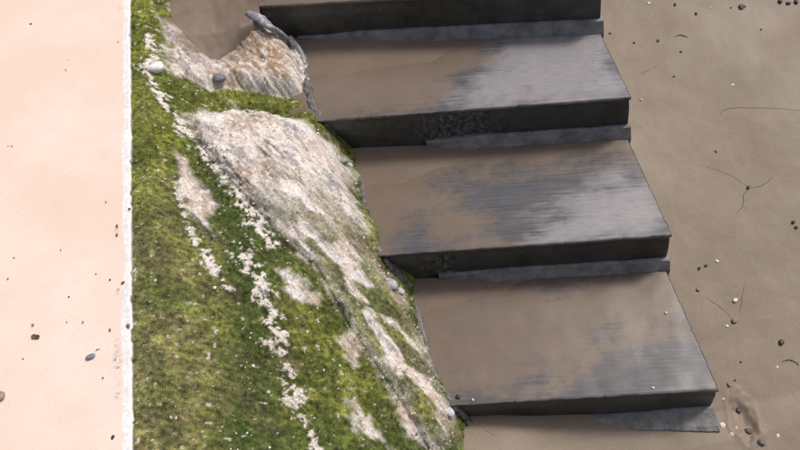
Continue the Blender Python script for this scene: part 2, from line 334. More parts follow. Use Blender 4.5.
tag(piece('boulder', inU), 'smaller tan and pale boulder beside the topmost full step', 'boulder', 'boulders in the bank')

# moss blades
def blades(n, L, W):
    gr_ = np.gradient(ZB, gx, gy); p = (mossm**2 * np.sqrt(1 + gr_[0]**2 + gr_[1]**2)).ravel(); p = p * (GX.ravel() > XW + .002); p /= p.sum(); idx = rng.choice(len(p), n, p=p)
    P = V[idx] + np.c_[rng.uniform(-.0022, .0022, (n, 2)), np.full(n, -.001)]
    a = rng.uniform(0, 2 * np.pi, n); til = rng.uniform(.2, 1.1, n); l = L * rng.uniform(.5, 1.3, n); wd = W * rng.uniform(.6, 1.3, n)
    d = np.c_[np.cos(a) * np.sin(til), np.sin(a) * np.sin(til), np.cos(til)]; s = np.c_[-np.sin(a), np.cos(a), 0 * a]
    v = np.stack([P - s * wd[:, None] * .5, P + s * wd[:, None] * .5, P + d * l[:, None] * .6 + s * wd[:, None] * .55, P + d * l[:, None] * .55 - s * wd[:, None] * .55, P + d * l[:, None] - np.c_[0*a, 0*a, l * .15]], 1)
    b = np.arange(n)[:, None] * 5
    gcol = g.reshape(-1, 3)[idx] * rng.uniform(.45, 1.75, (n, 1)); yel = rng.random(n) < .12; gcol[yel] = gcol[yel] * np.array((1.7, 1.35, 1.6))
    q = np.r_[b + np.array([[0, 1, 2, 3]]), b + np.array([[3, 2, 4, 4]])]
    tri = np.r_[b + np.array([[0, 1, 2]]), b + np.array([[0, 2, 3]]), b + np.array([[3, 2, 4]])]
    return v.reshape(-1, 3), tri, np.repeat(gcol, 5, 0)
v_, f_, c_ = blades(190000, .0048, .0026)
mo = mesh_obj('moss', v_, f_, MAT['moss'], attrs={'col': c_}, smooth=False)
tag(mo, 'short green moss and algae growing over the rock bank', 'moss', kind='stuff')

# pale stone chips lying in the moss
ico = bmesh.new(); bmesh.ops.create_icosphere(ico, subdivisions=1, radius=1); IV = np.array([v.co[:] for v in ico.verts]); IF = np.array([[v.index for v in f.verts] for f in ico.faces]); ico.free()
def chips(n, wgt, r0, r1):
    p = wgt.ravel() / wgt.sum(); idx = rng.choice(len(p), n, p=p); P = V[idx]; r = r0 + (r1 - r0) * rng.random(n)**3
    vv = IV[None] * r[:, None, None] * rng.uniform(.4, 1.35, (n, len(IV), 1)) * np.stack([rng.uniform(.7, 1.7, n), rng.uniform(.6, 1.1, n), rng.uniform(.25, .55, n)], 1)[:, None]
    a = rng.uniform(0, 6.28, n); ca, sa = np.cos(a)[:, None], np.sin(a)[:, None]
    vv = np.stack([vv[..., 0] * ca - vv[..., 1] * sa, vv[..., 0] * sa + vv[..., 1] * ca, vv[..., 2]], -1) + (P + np.c_[0 * r, 0 * r, r * .1])[:, None]
    cc = np.array((.80, .76, .71)) * rng.uniform(.6, 1.1, (n, 1)); dk = rng.random(n) < .12; cc[dk] = np.array((.2, .17, .14))
    ff = (np.arange(n)[:, None, None] * len(IV) + IF[None]).reshape(-1, 3)
    return vv.reshape(-1, 3), ff, np.repeat(cc, len(IV), 0)
wg = stk * 3 * (GX > XW + .01) + .22 * mossm * sstep(-.1, .4, fbm(GX * 6, GY * 6, 3, 123)) * (GX > XW + .02) + .02 * pale + .8 * sstep(.03, 0, np.abs(sB)) * (GX < .05)
v_, f_, c_ = chips(3000, wg, .0013, .0062)
tag(mesh_obj('stone_chips', v_, f_, MAT['chip'], attrs={'col': c_}, smooth=False), 'loose pale stone chips scattered through the moss and rock', 'stone chips', kind='stuff')

# ------------------------------------------------------------------ sand
PRINTS = [(735, 118, 748, 168, .06), (726, 236, 742, 278, .055)]
def z_sand0(x, y):
    x = np.asarray(x, float); y = np.asarray(y, float)
    z = .13 * np.clip(y - .7, -3, 0) + .22 * np.clip(y - .8, 0, 1.7) + .08 * np.clip(y - 2.4, 0, 4) + .02 * np.clip(x - .9, 0, 3)
    z = z - .13 * np.clip(x - 3, 0, 4) * np.clip(y - .7, 0, 3) * .2
    z = z + .085 * np.exp(-((x - .02) / .3)**2 - ((y - .75) / .3)**2)
    return z + .006 * fbm(x * 1.3, y * 1.3, 3, 200) + .0009 * fbm(x * 11, y * 11, 3, 210)
PW = []
for u0, v0, u1, v1, wd in PRINTS: PW.append((hit(u0, v0, z_sand0)[:2], hit(u1, v1, z_sand0)[:2], wd))
HOLE = hit(743, 420, z_sand0)[:2]
def z_sand(x, y):
    z = z_sand0(x, y)
    for a, b, wd in PW:
        e = b - a; L = np.linalg.norm(e); e = e / L; s = (x - a[0]) * e[0] + (y - a[1]) * e[1]; t = -(x - a[0]) * e[1] + (y - a[1]) * e[0]
        m = sstep(wd, wd * .6, np.abs(t)) * sstep(-.01, .03, s) * sstep(L + .01, L - .03, s)
        z = z - m * (.0008 + .0013 * np.sin(s * 420))
    r = np.hypot((x - HOLE[0]) / .03, (y - HOLE[1]) / .055); r = r + .5 * fbm(x * 28, y * 28, 3, 230); z = z - .016 * np.exp(-r**2) + .005 * np.exp(-((r - 1.5) / .4)**2)
    return z
def axis(lo, hi, step, far):
    a = list(np.arange(lo, hi, step)); s = step
    while a[-1] < far: s *= 1.25; a.append(a[-1] + s)
    s = step
    while a[0] > -far: s *= 1.25; a.insert(0, a[0] - s)
    return np.array(a)
sx = axis(.0, 2.0, .007, 60); sy = axis(.3, 3.4, .007, 60)
SX, SY = np.meshgrid(sx, sy, indexing='ij')
sand = mesh_obj('sand', np.stack([SX, SY, z_sand(SX, SY)], -1).reshape(-1, 3), grid_faces(*SX.shape), MAT['sand']); tag(sand, kind='structure')
# raised pocket of sand behind the rock, left of the top step
px = np.arange(XW - .02, at(268, 5, .8)[0] + .03, .008); py = np.arange(2.1, 4.2, .008); PX, PY = np.meshgrid(px, py, indexing='ij')
def z_pocket(x, y): return .80 + .25 * np.clip(-.50 - x, 0, .3) + .01 * (y - 2.45) - .30 * sstep(.03, .14, poly_sd(x, y, UPR)) - .5 * np.clip(2.35 - y, 0, 1) + .008 * fbm(x * 4, y * 4, 3, 300) + .003 * fbm(x * 15, y * 15, 4, 310)
PZ = z_pocket(PX, PY); inb = PY < gy[-1]; hid = inb & (PZ < z_rock(PX, np.minimum(PY, gy[-1] - .01)) - .05)
XL0 = at(268, 5, .8)[0]; hid |= poly_sd(PX, PY, UPR) > .075; hid |= PY < 2.17; hid |= (PY < 2.27) & (PX > -.46); hid |= (PX > XL0 - .031) & (PY < FL[0][0] + FL[0][1] * PX + .02)
pf = grid_faces(*PX.shape); pf = pf[~hid.ravel()[pf].any(1)]; us_, inv_ = np.unique(pf, return_inverse=True)
pk = mesh_obj('sand_pocket', np.stack([PX, PY, PZ], -1).reshape(-1, 3)[us_], inv_.reshape(pf.shape), MAT['silt']); tag(pk, kind='structure')

# ------------------------------------------------------------------ wall
wx = np.r_[np.linspace(XW - 3.2, XW - .25, 24)[:-1], np.arange(XW - .25, XW - .008, .006)]; wy = np.arange(-1.0, 5.0, .006)
prof = [(x, ZWALL, 1) for x in wx] + [(XW - .006, ZWALL, 1), (XW - .003, ZWALL - .0008, 1), (XW - .001, ZWALL - .0025, 1), (XW, ZWALL - .006, 0), (XW, ZWALL - .04, 0), (XW + .004, ZWALL - .3, 0), (XW + .01, -.4, 0)]
pa = np.array(prof); WXg = np.repeat(pa[:, 0][:, None], len(wy), 1); WZg = np.repeat(pa[:, 1][:, None], len(wy), 1); WYg = np.repeat(wy[None], len(pa), 0)
nearE = sstep(.03, .0, np.abs(WXg - XW)) ; chipn = fbm(WYg * 14, WXg * 6, 4, 400)
WXg = WXg + nearE * (.0012 * chipn + .0014 * fbm(WYg * 60, WYg * 0 + .7, 3, 415) - .005 * sstep(.45, .7, fbm(WYg * 30, WYg * 0 + .3, 2, 411))); WZg = WZg + .0015 * fbm(WXg * 5, WYg * 5, 3, 420) - nearE * .003 * sstep(.4, .7, chipn)
dE = XW - WXg; edge = .5 + (.024 + .010 * fbm(WYg * 5, WYg * 0, 4, 430) - dE) / .02; edge = np.clip(edge, 0, 1)
stain = np.zeros_like(dE)
for u, v, ru in ((117, 362, .03), (117, 345, .02), (117, 392, .018), (117, 230, .014), (119, 8, .012), (118, 290, .012), (128, 326, .012), (129, 210, .008)):
    q = at(u, v, ZWALL); stain = np.maximum(stain, np.exp(-((WXg - q[0]) / (ru * .32))**2 - ((WYg - q[1]) / ru)**2))
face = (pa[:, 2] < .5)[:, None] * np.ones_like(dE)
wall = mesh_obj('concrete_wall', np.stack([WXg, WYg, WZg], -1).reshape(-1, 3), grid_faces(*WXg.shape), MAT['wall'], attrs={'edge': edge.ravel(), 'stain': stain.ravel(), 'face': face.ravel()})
tag(wall, 'low wall with smooth cream top and worn white edge beside the moss', 'wall')

# ------------------------------------------------------------------ staircase
stair = bpy.data.objects.new('concrete_staircase', None); COL.objects.link(stair); stair.location = (.4, 1.0, 0)
tag(stair, 'flight of wet grey concrete steps coming down onto the sand', 'stairs')
def sub(o, parent):
    o.parent = parent; o.matrix_parent_inverse = Matrix.Translation(parent.matrix_world.translation).inverted() if parent.type == 'EMPTY' else Matrix.Identity(4); return o
stair.matrix_world = Matrix.Translation(stair.location)
XL = [at(268, 5, .8)[0] - .035, -.32, -.22, -.10]
SANDB = {   # muddy film and painted pale sky glare, as outlines on each tread
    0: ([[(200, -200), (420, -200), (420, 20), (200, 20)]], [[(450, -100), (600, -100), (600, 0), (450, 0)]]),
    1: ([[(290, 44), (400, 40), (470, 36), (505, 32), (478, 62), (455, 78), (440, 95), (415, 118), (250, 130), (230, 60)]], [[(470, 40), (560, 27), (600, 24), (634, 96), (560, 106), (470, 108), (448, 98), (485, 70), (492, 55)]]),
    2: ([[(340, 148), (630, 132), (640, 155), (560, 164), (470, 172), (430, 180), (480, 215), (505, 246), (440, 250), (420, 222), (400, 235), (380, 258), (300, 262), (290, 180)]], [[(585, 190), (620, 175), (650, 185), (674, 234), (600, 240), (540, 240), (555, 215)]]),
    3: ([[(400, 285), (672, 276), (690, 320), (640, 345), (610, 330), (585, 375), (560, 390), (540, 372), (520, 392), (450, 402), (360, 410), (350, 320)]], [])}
steps = []
for k in range(4):
    y0, m = FL[k]; z = ZT[k]; xl = XL[k]
    yb0, mb = (FL[k - 1] if k else (FL[0][0] + .48, FL[0][1]))
    # solid block below the tread
    zb = -.15; xr = STEP_R - .004; xs = np.linspace(xl, xr, 150); n = len(xs)
    fy = y0 + m * xs + .004; by = yb0 + mb * xs + .10
    lv = [z - .012, z - .012, z - .03, z - .06, z - .09, z - .12, z - .15, z - .18, z - .21, zb]
    rows = [np.c_[xs, by, np.full(n, lv[0])]]
    for i, zz in enumerate(lv[1:]):
        fl = .012 * (z - zz) / .2 if zz > z - .25 else .014
        x2 = xs + (xs - xl) / (xr - xl) * fl
        rg = fbm(xs * 6, xs * 0 + zz * 9, 4, 500 + k)
        cen, wdt = [(9, 1), (at(460, 122, z)[0], .13), (at(445, 268, z)[0], .06), (9, 1)][k]
        hc = np.exp(-((xs - cen) / wdt)**2) * sstep(.01, .06, z - zz)
        rows.append(np.c_[x2, fy - .004 * (i > 1) + .003 * rg + hc * .012 * fbm(xs * 45, xs * 0 + zz * 60, 3, 540) + .006 * hc, np.full(n, zz)])
    rows.append(np.c_[xs, by, np.full(n, zb)])
    VV = np.stack(rows, 0).reshape(-1, 3); nr = len(rows); Fq = [tuple(q) for q in grid_faces(nr, n)[:, ::-1]]
    Fq.append(tuple(i * n for i in range(nr))); Fq.append(tuple(i * n + n - 1 for i in range(nr))[::-1])
    rgh = np.zeros((nr, n)); 
    if k in (1, 2): rgh[2:] = np.exp(-((xs - cen) / wdt)**2)[None] * [0, 1, .6][k]
    st = mesh_obj('step', VV, Fq, MAT['riser'], attrs={'rough': rgh.ravel()}, smooth=False); sub(st, stair)
    if k in (1, 2): pass
    # tread slab with rounded, slightly chipped nosing
    ng = 300; us = np.linspace(0, 1, ng); yb_off = .03
    prof_t = [(t, 0, 0) for t in np.linspace(0, 1, 90)]
    rowsT = []; sandA = []; glareA = []; edgeA = []
    xs = xl + us * (STEP_R - xl); fy = y0 + m * xs; byy = yb0 + mb * xs + yb_off
    chipf = fbm(xs * 22, xs * 0 + k, 4, 600 + k); chipd =   .0014 * chipf + .001 * fbm(xs * 7, xs * 0 + k * 2., 3, 610 + k) + .002 * sstep(.42, .75, fbm(xs * 40, xs * 0 + k * 3., 3, 620 + k))
    spec = [(t, None) for t in np.linspace(0, 1, 90)] + [(1, q) for q in (0, 1, 2, 3, 4)]
    for t, q in spec:
        yy = byy + (fy + .006 + chipd - byy) * t; zz = np.full(ng, z) + .0012 * fbm(xs * 5, yy * 5, 3, 640); eg = np.zeros(ng)
        if q is not None:
            dy, dz = [(.0035, .0008), (.0058, .003), (.0065, .007), (.0065, .013), (.001, .014)][q]
            yy = yy - dy; zz = zz - dz; eg = np.full(ng, [.9, .6, .1, 0, 0][q])
        rowsT.append(np.c_[xs, yy, zz]); edgeA.append(eg)
    T = np.stack(rowsT, 0); ry = np.arange(T.shape[0]) * 1.; jag = .0016 * fbm(ry * .12, ry * 0 + k, 4, 690) - .0025 * sstep(.3, .6, fbm(ry * .2, ry * 0 + k, 2, 695)); T[:, :, 0] += jag[:, None] * sstep(.97, 1., us)[None]; TX, TY = T[..., 0], T[..., 1]
    E = [tuple(at(*p_, z)[:2]) for p_ in []]
    sA = np.zeros(TX.shape); dA = np.zeros(TX.shape); wv = fbm(TX * 5, TY * 14, 4, 660 + k)
    for pl in SANDB[k][0]: sA = np.maximum(sA, sstep(-.15, .13, poly_sd(TX, TY, [at(*q, z)[:2] for q in pl]) + .06 * wv))
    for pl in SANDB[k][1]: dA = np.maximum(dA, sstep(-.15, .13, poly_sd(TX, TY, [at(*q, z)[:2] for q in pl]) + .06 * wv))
    eA = np.maximum(np.stack(edgeA, 0) * (.5 + .5 * sstep(-.3, .3, fbm(TX * 9, TY * 9, 3, 680))), .6 * sstep(.012, .002, STEP_R - TX) * (.5 + .5 * sstep(-.2, .4, fbm(TX * 9, TY * 20, 3, 681))))
    # right end: thin side lip
    side = T[:, -1].copy(); side2 = side.copy(); side2[:, 2] -= .014; 
    VT = np.r_[T.reshape(-1, 3), side2]; nrT = T.shape[0]; Fg = grid_faces(nrT, ng)[:, ::-1]
    ii = np.arange(nrT - 5); sd_ = np.stack([ii * ng + ng - 1, nrT * ng + ii, nrT * ng + ii + 1, (ii + 1) * ng + ng - 1], 1)[:, ::-1]
    zt = np.zeros(nrT)
    tr = mesh_obj('tread', VT, np.r_[Fg, sd_], MAT['tread'], attrs={'sand': np.r_[sA.ravel(), zt], 'glare': np.r_[dA.ravel(), zt], 'edge': np.r_[eA.ravel(), zt + .3]}); sub(tr, st)
    # sloping mortar foot along the bottom of the riser
    zf = ZT[k + 1] if k < 3 else .004
    x0 = [-.22, at(425, 140, zf)[0], at(440, 282, zf)[0], at(560, 425, zf)[0]][k]
    fx = np.linspace(x0, STEP_R + .012, 90); tt = (fx - x0) / (fx[-1] - x0); taper = sstep(0, .25, tt) if k < 3 else tt
    fyl = y0 + m * fx; nz = .0022 * fbm(fx * 14, fx * 0 + k, 4, 700 + k)
    hh = (.05 if k < 3 else .04) * ((.75 + .25 * taper) if k < 3 else (.35 + .65 * taper)); ww = (.029 if k < 3 else .078) * (.4 + .6 * taper)
    R_ = [np.c_[fx, fyl + .02, zf + hh], np.c_[fx, fyl - .004 + nz * .3, zf + hh + nz], np.c_[fx, fyl - .012 + nz * .5, zf + hh * .93 + nz], np.c_[fx, fyl - ww * .8 + nz, zf + hh * .35], np.c_[fx, fyl - ww + nz * 1.6, np.full(len(fx), zf + .003)], np.c_[fx, fyl - ww + nz * 1.6, np.full(len(fx), zf - .06)], np.c_[fx, fyl + .02, np.full(len(fx), zf - .06)]]
    VF = np.stack(R_, 0).reshape(-1, 3); nF = len(fx); Ff = [tuple(q) for q in grid_faces(len(R_), nF)[:, ::-1]] + [tuple(i * nF for i in range(len(R_))), tuple(i * nF + nF - 1 for i in range(len(R_)))[::-1]]
    sub(mesh_obj('foot_course', VF, Ff, MAT['foot'], smooth=False), st)
    steps.append((xl, y0, m, z, yb0, mb))
# sand washed up against the risers
WH = ['second step from the top', 'third step', 'lowest step']
for k in (1, 2, 3):
    xl, y0, m, z, yb0, mb = steps[k]; a = np.linspace(xl, STEP_R - .01, 150); b = np.linspace(0, 1, 70)
    A, B = np.meshgrid(a, b, indexing='ij'); yb = yb0 + mb * A - .001; yf = y0 + m * A + .03; Yd = yb + (yf - yb) * B; d = yb - Yd
    hl = [0, .035, .03, .02][k]; lw = sstep([0, .55, .5, .6][k], -.15, A)
    h = hl * np.exp(-d / .07) * lw - .0025 + .0006 * fbm(A * 9, Yd * 9, 3, 720 + k)
    if k == 3:
        e0, e1 = at(572, 300, z)[:2], at(612, 350, z)[:2]; e = e1 - e0; L = np.linalg.norm(e); e = e / L; s_ = (A - e0[0]) * e[0] + (Yd - e0[1]) * e[1]; t_ = -(A - e0[0]) * e[1] + (Yd - e0[1]) * e[0]
        h = h + sstep(.5, .35, A) * .0
    h = np.where(B > .97, -.004, h); h = np.where(h < 0, np.maximum(h * 2 - .001, -.008), h)
    dr = mesh_obj('sand_drift', np.stack([A, Yd, z + h], -1).reshape(-1, 3), grid_faces(*A.shape), MAT['silt']); tag(dr, 'brown sand washed against the riser at the back of the ' + WH[k - 1], 'sand', kind='stuff')

# mortar ridges between the treads and the rock
def ridge(pts, radii, name, seed, mat, parent=None, flat=.6, seg=14, nz=.25):
    pts = np.array(pts, float); n = 60; cum = np.r_[0, np.cumsum(np.linalg.norm(np.diff(pts, axis=0), axis=1))]; t = np.linspace(0, cum[-1], n)
    c = np.stack([np.interp(t, cum, pts[:, i]) for i in range(3)], 1); rr = np.interp(t, cum, radii) * (.62 if name == 'mortar_joint' else 1)
    ker = np.array([1, 2, 3, 2, 1]) / 9.; cp = np.pad(c, ((2, 2), (0, 0)), 'edge'); c = np.stack([np.convolve(cp[:, i], ker, 'valid') for i in range(3)], 1)
    tg = np.gradient(c, axis=0); tg /= np.linalg.norm(tg, axis=1)[:, None]; s1 = np.cross(tg, (0, 0, 1.)); s1 /= np.linalg.norm(s1, axis=1)[:, None] + 1e-9; s2 = np.cross(s1, tg)
    an = np.linspace(0, 2 * np.pi, seg, endpoint=False); endt = np.sqrt(np.clip(np.minimum(np.arange(n), n - 1 - np.arange(n)) / 4., .02, 1))
    T_, A_ = np.meshgrid(t, an, indexing='ij'); R = rr[:, None] * endt[:, None] * (1 + nz * fbm(T_ * 55, A_ * 1.1, 3, seed) + .25 * pn(T_ * 18, A_ * .6, seed + 5))
    v = c[:, None] + s1[:, None] * (np.cos(A_) * R)[..., None] + s2[:, None] * (np.sin(A_) * R * flat)[..., None]
    i, j = np.meshgrid(np.arange(n - 1), np.arange(seg), indexing='ij'); j2 = (j + 1) % seg
    f = np.stack([i * seg + j, i * seg + j2, (i + 1) * seg + j2, (i + 1) * seg + j], -1).reshape(-1, 4)
    o = mesh_obj(name, v.reshape(-1, 3), f, mat); 
    if parent: sub(o, parent)
    return o
def bz(u, v, z, lift=.0): p = at(u, v, z); p[2] += lift; return p
ridge([bz(246, 12, .80), bz(258, 18, .80), bz(270, 26, .77), bz(282, 33, .71), bz(290, 40, .66)], [.012, .019, .017, .012, .009], 'mortar_ridge', 800, MAT['mortar'], stair, .6, nz=.2)
ridge([bz(288, 36, .67), bz(296, 46, .64), bz(303, 58, .615), bz(305, 66, .605)], [.012, .013, .012, .008], 'mortar_ridge', 812, MAT['mortar'], stair, .7, nz=.15)
ridge([bz(304, 62, .60), bz(307, 84, .60), bz(312, 104, .60), bz(322, 118, .595)], [.016, .02, .022, .02], 'mortar_joint', 820, MAT['joint'], stair, .35, nz=.5)
ridge([bz(324, 122, .58), bz(340, 137, .49), bz(354, 150, .41)], [.018, .02, .02], 'mortar_joint', 824, MAT['joint'], stair, .5, nz=.5)
ridge([bz(354, 152, .40), bz(360, 180, .40), bz(366, 215, .40), bz(374, 245, .40), bz(384, 255, .395)], [.02, .016, .018, .02, .018], 'mortar_joint', 830, MAT['joint'], stair, .35, nz=.5)
ridge([bz(384, 258, .38), bz(398, 274, .29), bz(412, 288, .21)], [.02, .022, .02], 'mortar_joint', 834, MAT['joint'], stair, .5, nz=.5)
ridge([bz(412, 292, .20), bz(420, 325, .20), bz(430, 365, .20), bz(442, 392, .20), bz(456, 404, .195)], [.018, .018, .02, .022, .018], 'mortar_joint', 840, MAT['joint'], stair, .35, nz=.5)
ridge([bz(454, 404, .19), bz(464, 416, .12), bz(474, 428, .06)], [.02, .018, .018], 'mortar_joint', 844, MAT['joint'], stair, .5, nz=.5)

# ------------------------------------------------------------------ loose things
def pebble(name, p, size, col, seed, flat=.6, long_=1.3, ang=0., facet=.16, label='', cat='pebble', group=None, sink=.2, sub_=3):
    bm = bmesh.new(); bmesh.ops.create_icosphere(bm, subdivisions=sub_, radius=.5); v = np.array([q.co[:] for q in bm.verts]); f = np.array([[q.index for q in w_.verts] for w_ in bm.faces]); bm.free()
    rs = np.random.default_rng(seed)
    for _ in range(9):                                   # worn facets
        d = rs.normal(size=3); d /= np.linalg.norm(d); h = .5 - facet * rs.random(); s = v @ d; ex = np.maximum(s - h, 0); v = v - ex[:, None] * d * .85
    v = v * (1 + .10 * pn(v[:, 0] * 4 + seed, v[:, 1] * 4 + v[:, 2] * 3, seed)[:, None])
    v = v * np.array((long_, 1, flat)) * size; ca, sa = math.cos(ang), math.sin(ang); v = np.c_[v[:, 0] * ca - v[:, 1] * sa, v[:, 0] * sa + v[:, 1] * ca, v[:, 2]]
    v[:, 2] -= v[:, 2].min() + sink * size * flat
    cc = np.array(col)[None] * (1 + .3 * pn(v[:, 0] / size * 3, v[:, 1] / size * 3 + v[:, 2] / size * 2, seed + 3))[:, None]
    o = mesh_obj(name, v, f, MAT['peb'], attrs={'col': np.clip(cc, 0, 1)}, smooth=size > .012); o.location = p; return tag(o, label, cat, group)
def shell(name, p, size, col, ang, label, group=None, tilt=.3):
    a = np.linspace(-1.1, 1.1, 15); r = np.linspace(.08, 1, 9); A, R = np.meshgrid(a, r, indexing='ij'); rib = 1 + .05 * np.cos(A * 20)
    top = np.stack([R * np.sin(A) * .6, R * np.cos(A) - .45, .42 * np.sqrt(np.clip(1 - (R - .35)**2 / .5, 0, 1)) * (1 - .45 * np.abs(A)) * rib], -1).reshape(-1, 3) * size
    bot = top.copy(); bot[:, 2] -= size * .08; n = len(top); f = grid_faces(15, 9); v = np.r_[top, bot]; ff = [tuple(q) for q in f] + [tuple(q[::-1] + n) for q in f]
    per = [i * 9 for i in range(15)] + [14 * 9 + j for j in range(1, 9)] + [i * 9 + 8 for i in range(13, -1, -1)] + [j for j in range(7, 0, -1)]
    for i in range(len(per)): a_, b_ = per[i], per[(i + 1) % len(per)]; ff.append((a_, b_, b_ + n, a_ + n))
    v = np.c_[v[:, 0], v[:, 1] * math.cos(tilt) - v[:, 2] * math.sin(tilt), v[:, 1] * math.sin(tilt) + v[:, 2] * math.cos(tilt)]
    ca, sa = math.cos(ang), math.sin(ang); v = np.c_[v[:, 0] * ca - v[:, 1] * sa, v[:, 0] * sa + v[:, 1] * ca, v[:, 2] - v[:, 2].min() - .15 * size]
    o = mesh_obj(name, v, ff, MAT['peb'], attrs={'col': np.repeat(np.array([col]), len(v), 0)}); o.location = p; return tag(o, label, 'shell', group)
def strand(name, pix, rad, hf, label, cat='seaweed', seed=0, lift=0., mat='strand'):
    rad = rad * (.6 if cat == 'seaweed' else .8)
    P = [hit(u, v, hf) for u, v in pix]; P = np.array(P); n = 48; t = np.linspace(0, len(P) - 1, n)
    # smooth through the points
    def cr(i, s): a, b, c_, d = (P[max(0, min(len(P) - 1, i + q))] for q in (-1, 0, 1, 2)); return .5 * (2 * b + (c_ - a) * s + (2 * a - 5 * b + 4 * c_ - d) * s * s + (3 * b - a - 3 * c_ + d) * s**3)
    C = np.array([cr(min(int(q), len(P) - 2), q - min(int(q), len(P) - 2)) for q in t]); C[:, :2] += .0015 * np.stack([pn(t * 1.7, t * 0 + .4, seed), pn(t * 1.7, t * 0 + 9.4, seed + 1)], 1)
    C[:, 2] = hf(C[:, 0], C[:, 1]) + rad * .4 + lift
    tg = np.gradient(C, axis=0); tg /= np.linalg.norm(tg, axis=1)[:, None]; s1 = np.cross(tg, (0, 0, 1.)); s1 /= np.linalg.norm(s1, axis=1)[:, None]; s2 = np.cross(s1, tg)
    seg = 6; an = np.linspace(0, 2 * np.pi, seg, endpoint=False); rr = rad * (.35 + .65 * np.sin(np.linspace(.15, np.pi - .15, n))) * (1 + .25 * pn(t * 3, t * 0 + .7, seed + 9))
    v = C[:, None] + (s1[:, None] * np.cos(an)[None, :, None] + s2[:, None] * np.sin(an)[None, :, None]) * rr[:, None, None]
    i, j = np.meshgrid(np.arange(n - 1), np.arange(seg), indexing='ij'); j2 = (j + 1) % seg
    f = [tuple(q) for q in np.stack([i * seg + j, i * seg + j2, (i + 1) * seg + j2, (i + 1) * seg + j], -1).reshape(-1, 4)] + [tuple(range(seg))[::-1], tuple((n - 1) * seg + q for q in range(seg))]
    return tag(rebase(mesh_obj(name, v.reshape(-1, 3), f, MAT[strand_mat(mat)])), label, cat)
def strand_mat(m): return m
DARK, BRN, WHT, GRY, BLUE, RED = (.045, .038, .032), (.16, .10, .065), (.75, .70, .66), (.22, .21, .20), (.25, .26, .33), (.34, .16, .09)
wallf = lambda x, y: np.full(np.shape(x), ZWALL) if np.ndim(x) else ZWALL
SANDP = [   # u, v, size in metres, colour, kind, label
    (735, 301, .026, WHT, 'p', 'pale round pebble just above the dark round pebble'), (734.5, 321, .032, GRY, 'p', 'dark grey round pebble lying right of the lowest tread'),
    (781, 343, .028, DARK, 'p', 'dark pebble lying right of the grey round pebble near the frame edge'), (698, 290, .022, (.3, .24, .2), 'p', 'small brown pebble close to the back corner of the lowest tread'),
    (729, 385, .024, (.3, .2, .15), 'p', 'brown pebble by the right front corner of the lowest step'), (735, 380.5, .012, BRN, 'p', 'tiny brown pebble touching the brown pebble at the lowest corner'),
    (727, 326, .014, WHT, 's', 'tiny white shell fragment left of the dark grey round pebble'), (777, 367, .013, WHT, 's', 'tiny white shell fragment below the dark pebble near the frame edge'),
    (778, 436, .016, WHT, 's', 'white shell fragment at the bottom right of the sand'), (723, 425, .024, WHT, 's', 'white broken shell at the end of the lowest mortar foot'), (731, 434, .022, (.6, .56, .5), 's', 'grey white broken shell beside the wet hollow'), (736, 428, .015, (.6, .5, .4), 's', 'small cream shell bit beside the wet hollow'),
    (723, 399, .012, WHT, 's', 'tiny white shell bit against the lowest nosing corner'),
    (717, 261, .016, WHT, 's', 'white shell fragment right of the front corner of the third step'), (706, 266, .015, DARK, 'p', 'dark grit pebble nearest the white fragment beside the third step'), (699, 269, .016, DARK, 'p', 'dark grit pebble nearest the corner of the third step'),
    (793, 223, .022, DARK, 'p', 'upper of two touching dark pebbles at the right frame edge'), (796, 228, .018, DARK, 'p', 'lower of two touching dark pebbles at the right frame edge'),
    (716, 152, .016, RED, 'p', 'small reddish pebble on the upper footprint'), (748, 188, .02, DARK, 'p', 'dark knob where the forked weed strands meet'),
    (641, 100, .014, (.55, .42, .3), 'p', 'tiny tan pebble beside the corner of the second step'), (733, 85, .017, WHT, 's', 'lone white shell fragment on the upper sand'),
    (649, 3, .018, WHT, 's', 'white shell fragment at the top edge of the sand'), (675, 5, .017, DARK, 'p', 'dark pebble at the top edge beside the white fragment'), (696, 14, .018, DARK, 'p', 'dark pebble on the upper sand above the curved twig'),
    (658, 41, .018, (.09, .08, .07), 'p', 'dark pebble left of the curved twig'), (634, 43, .013, (.09, .08, .07), 'p', 'small dark pebble midway between the steps and the curved twig'), (610, 34, .016, (.1, .11, .06), 'p', 'greenish dark pebble close beside the second tread'),
    (681, 52, .014, (.1, .085, .07), 'p', 'small dark pebble below the curved twig'), (674, 77, .014, (.12, .1, .08), 'p', 'faint dark pebble low on the upper sand'), (710, 8, .013, (.45, .4, .38), 's', 'small pale shell bit left of the dark curved shell'), (731, 8, .013, (.2, .2, .22), 'p', 'small grey pebble touching the dark curved shell'),
    (761, 30, .012, (.13, .1, .08), 'p', 'tiny dark pebble below the weed cluster at the top right'), (741, 362, .012, (.13, .1, .07), 'p', 'tiny brown pebble above the wet hollow'),
    (761, 443, .03, (.13, .13, .13), 'p', 'dark wet pebble at the bottom edge below the hollow'), (748, 432, .034, (.09, .09, .09), 'p', 'dark wet stone in the lower end of the hollow'), (738, 411, .03, (.05, .05, .05), 'p', 'black wet stone in the upper end of the hollow'),
    (780, 2, .026, DARK, 'p', 'left dark weed lump of the top right cluster'), (788, 4, .024, (.07, .06, .05), 'p', 'middle dark weed lump of the top right cluster'), (796, 2, .026, DARK, 'p', 'right dark weed lump of the top right cluster')]
for i, (u, v, s, c_, kd, lb) in enumerate(SANDP):
    p = hit(u, v, z_sand); p[2] = z_sand(p[0], p[1])
    if kd == 'p': pebble('pebble', p, s * .66, c_, 30 + i, .62, 1 + .5 * random.random(), random.random() * 3, label=lb, cat='pebble', group='pebbles on the sand')
    else: shell('shell_fragment', p, s * .8, c_, random.random() * 6, lb, 'shell bits on the sand')
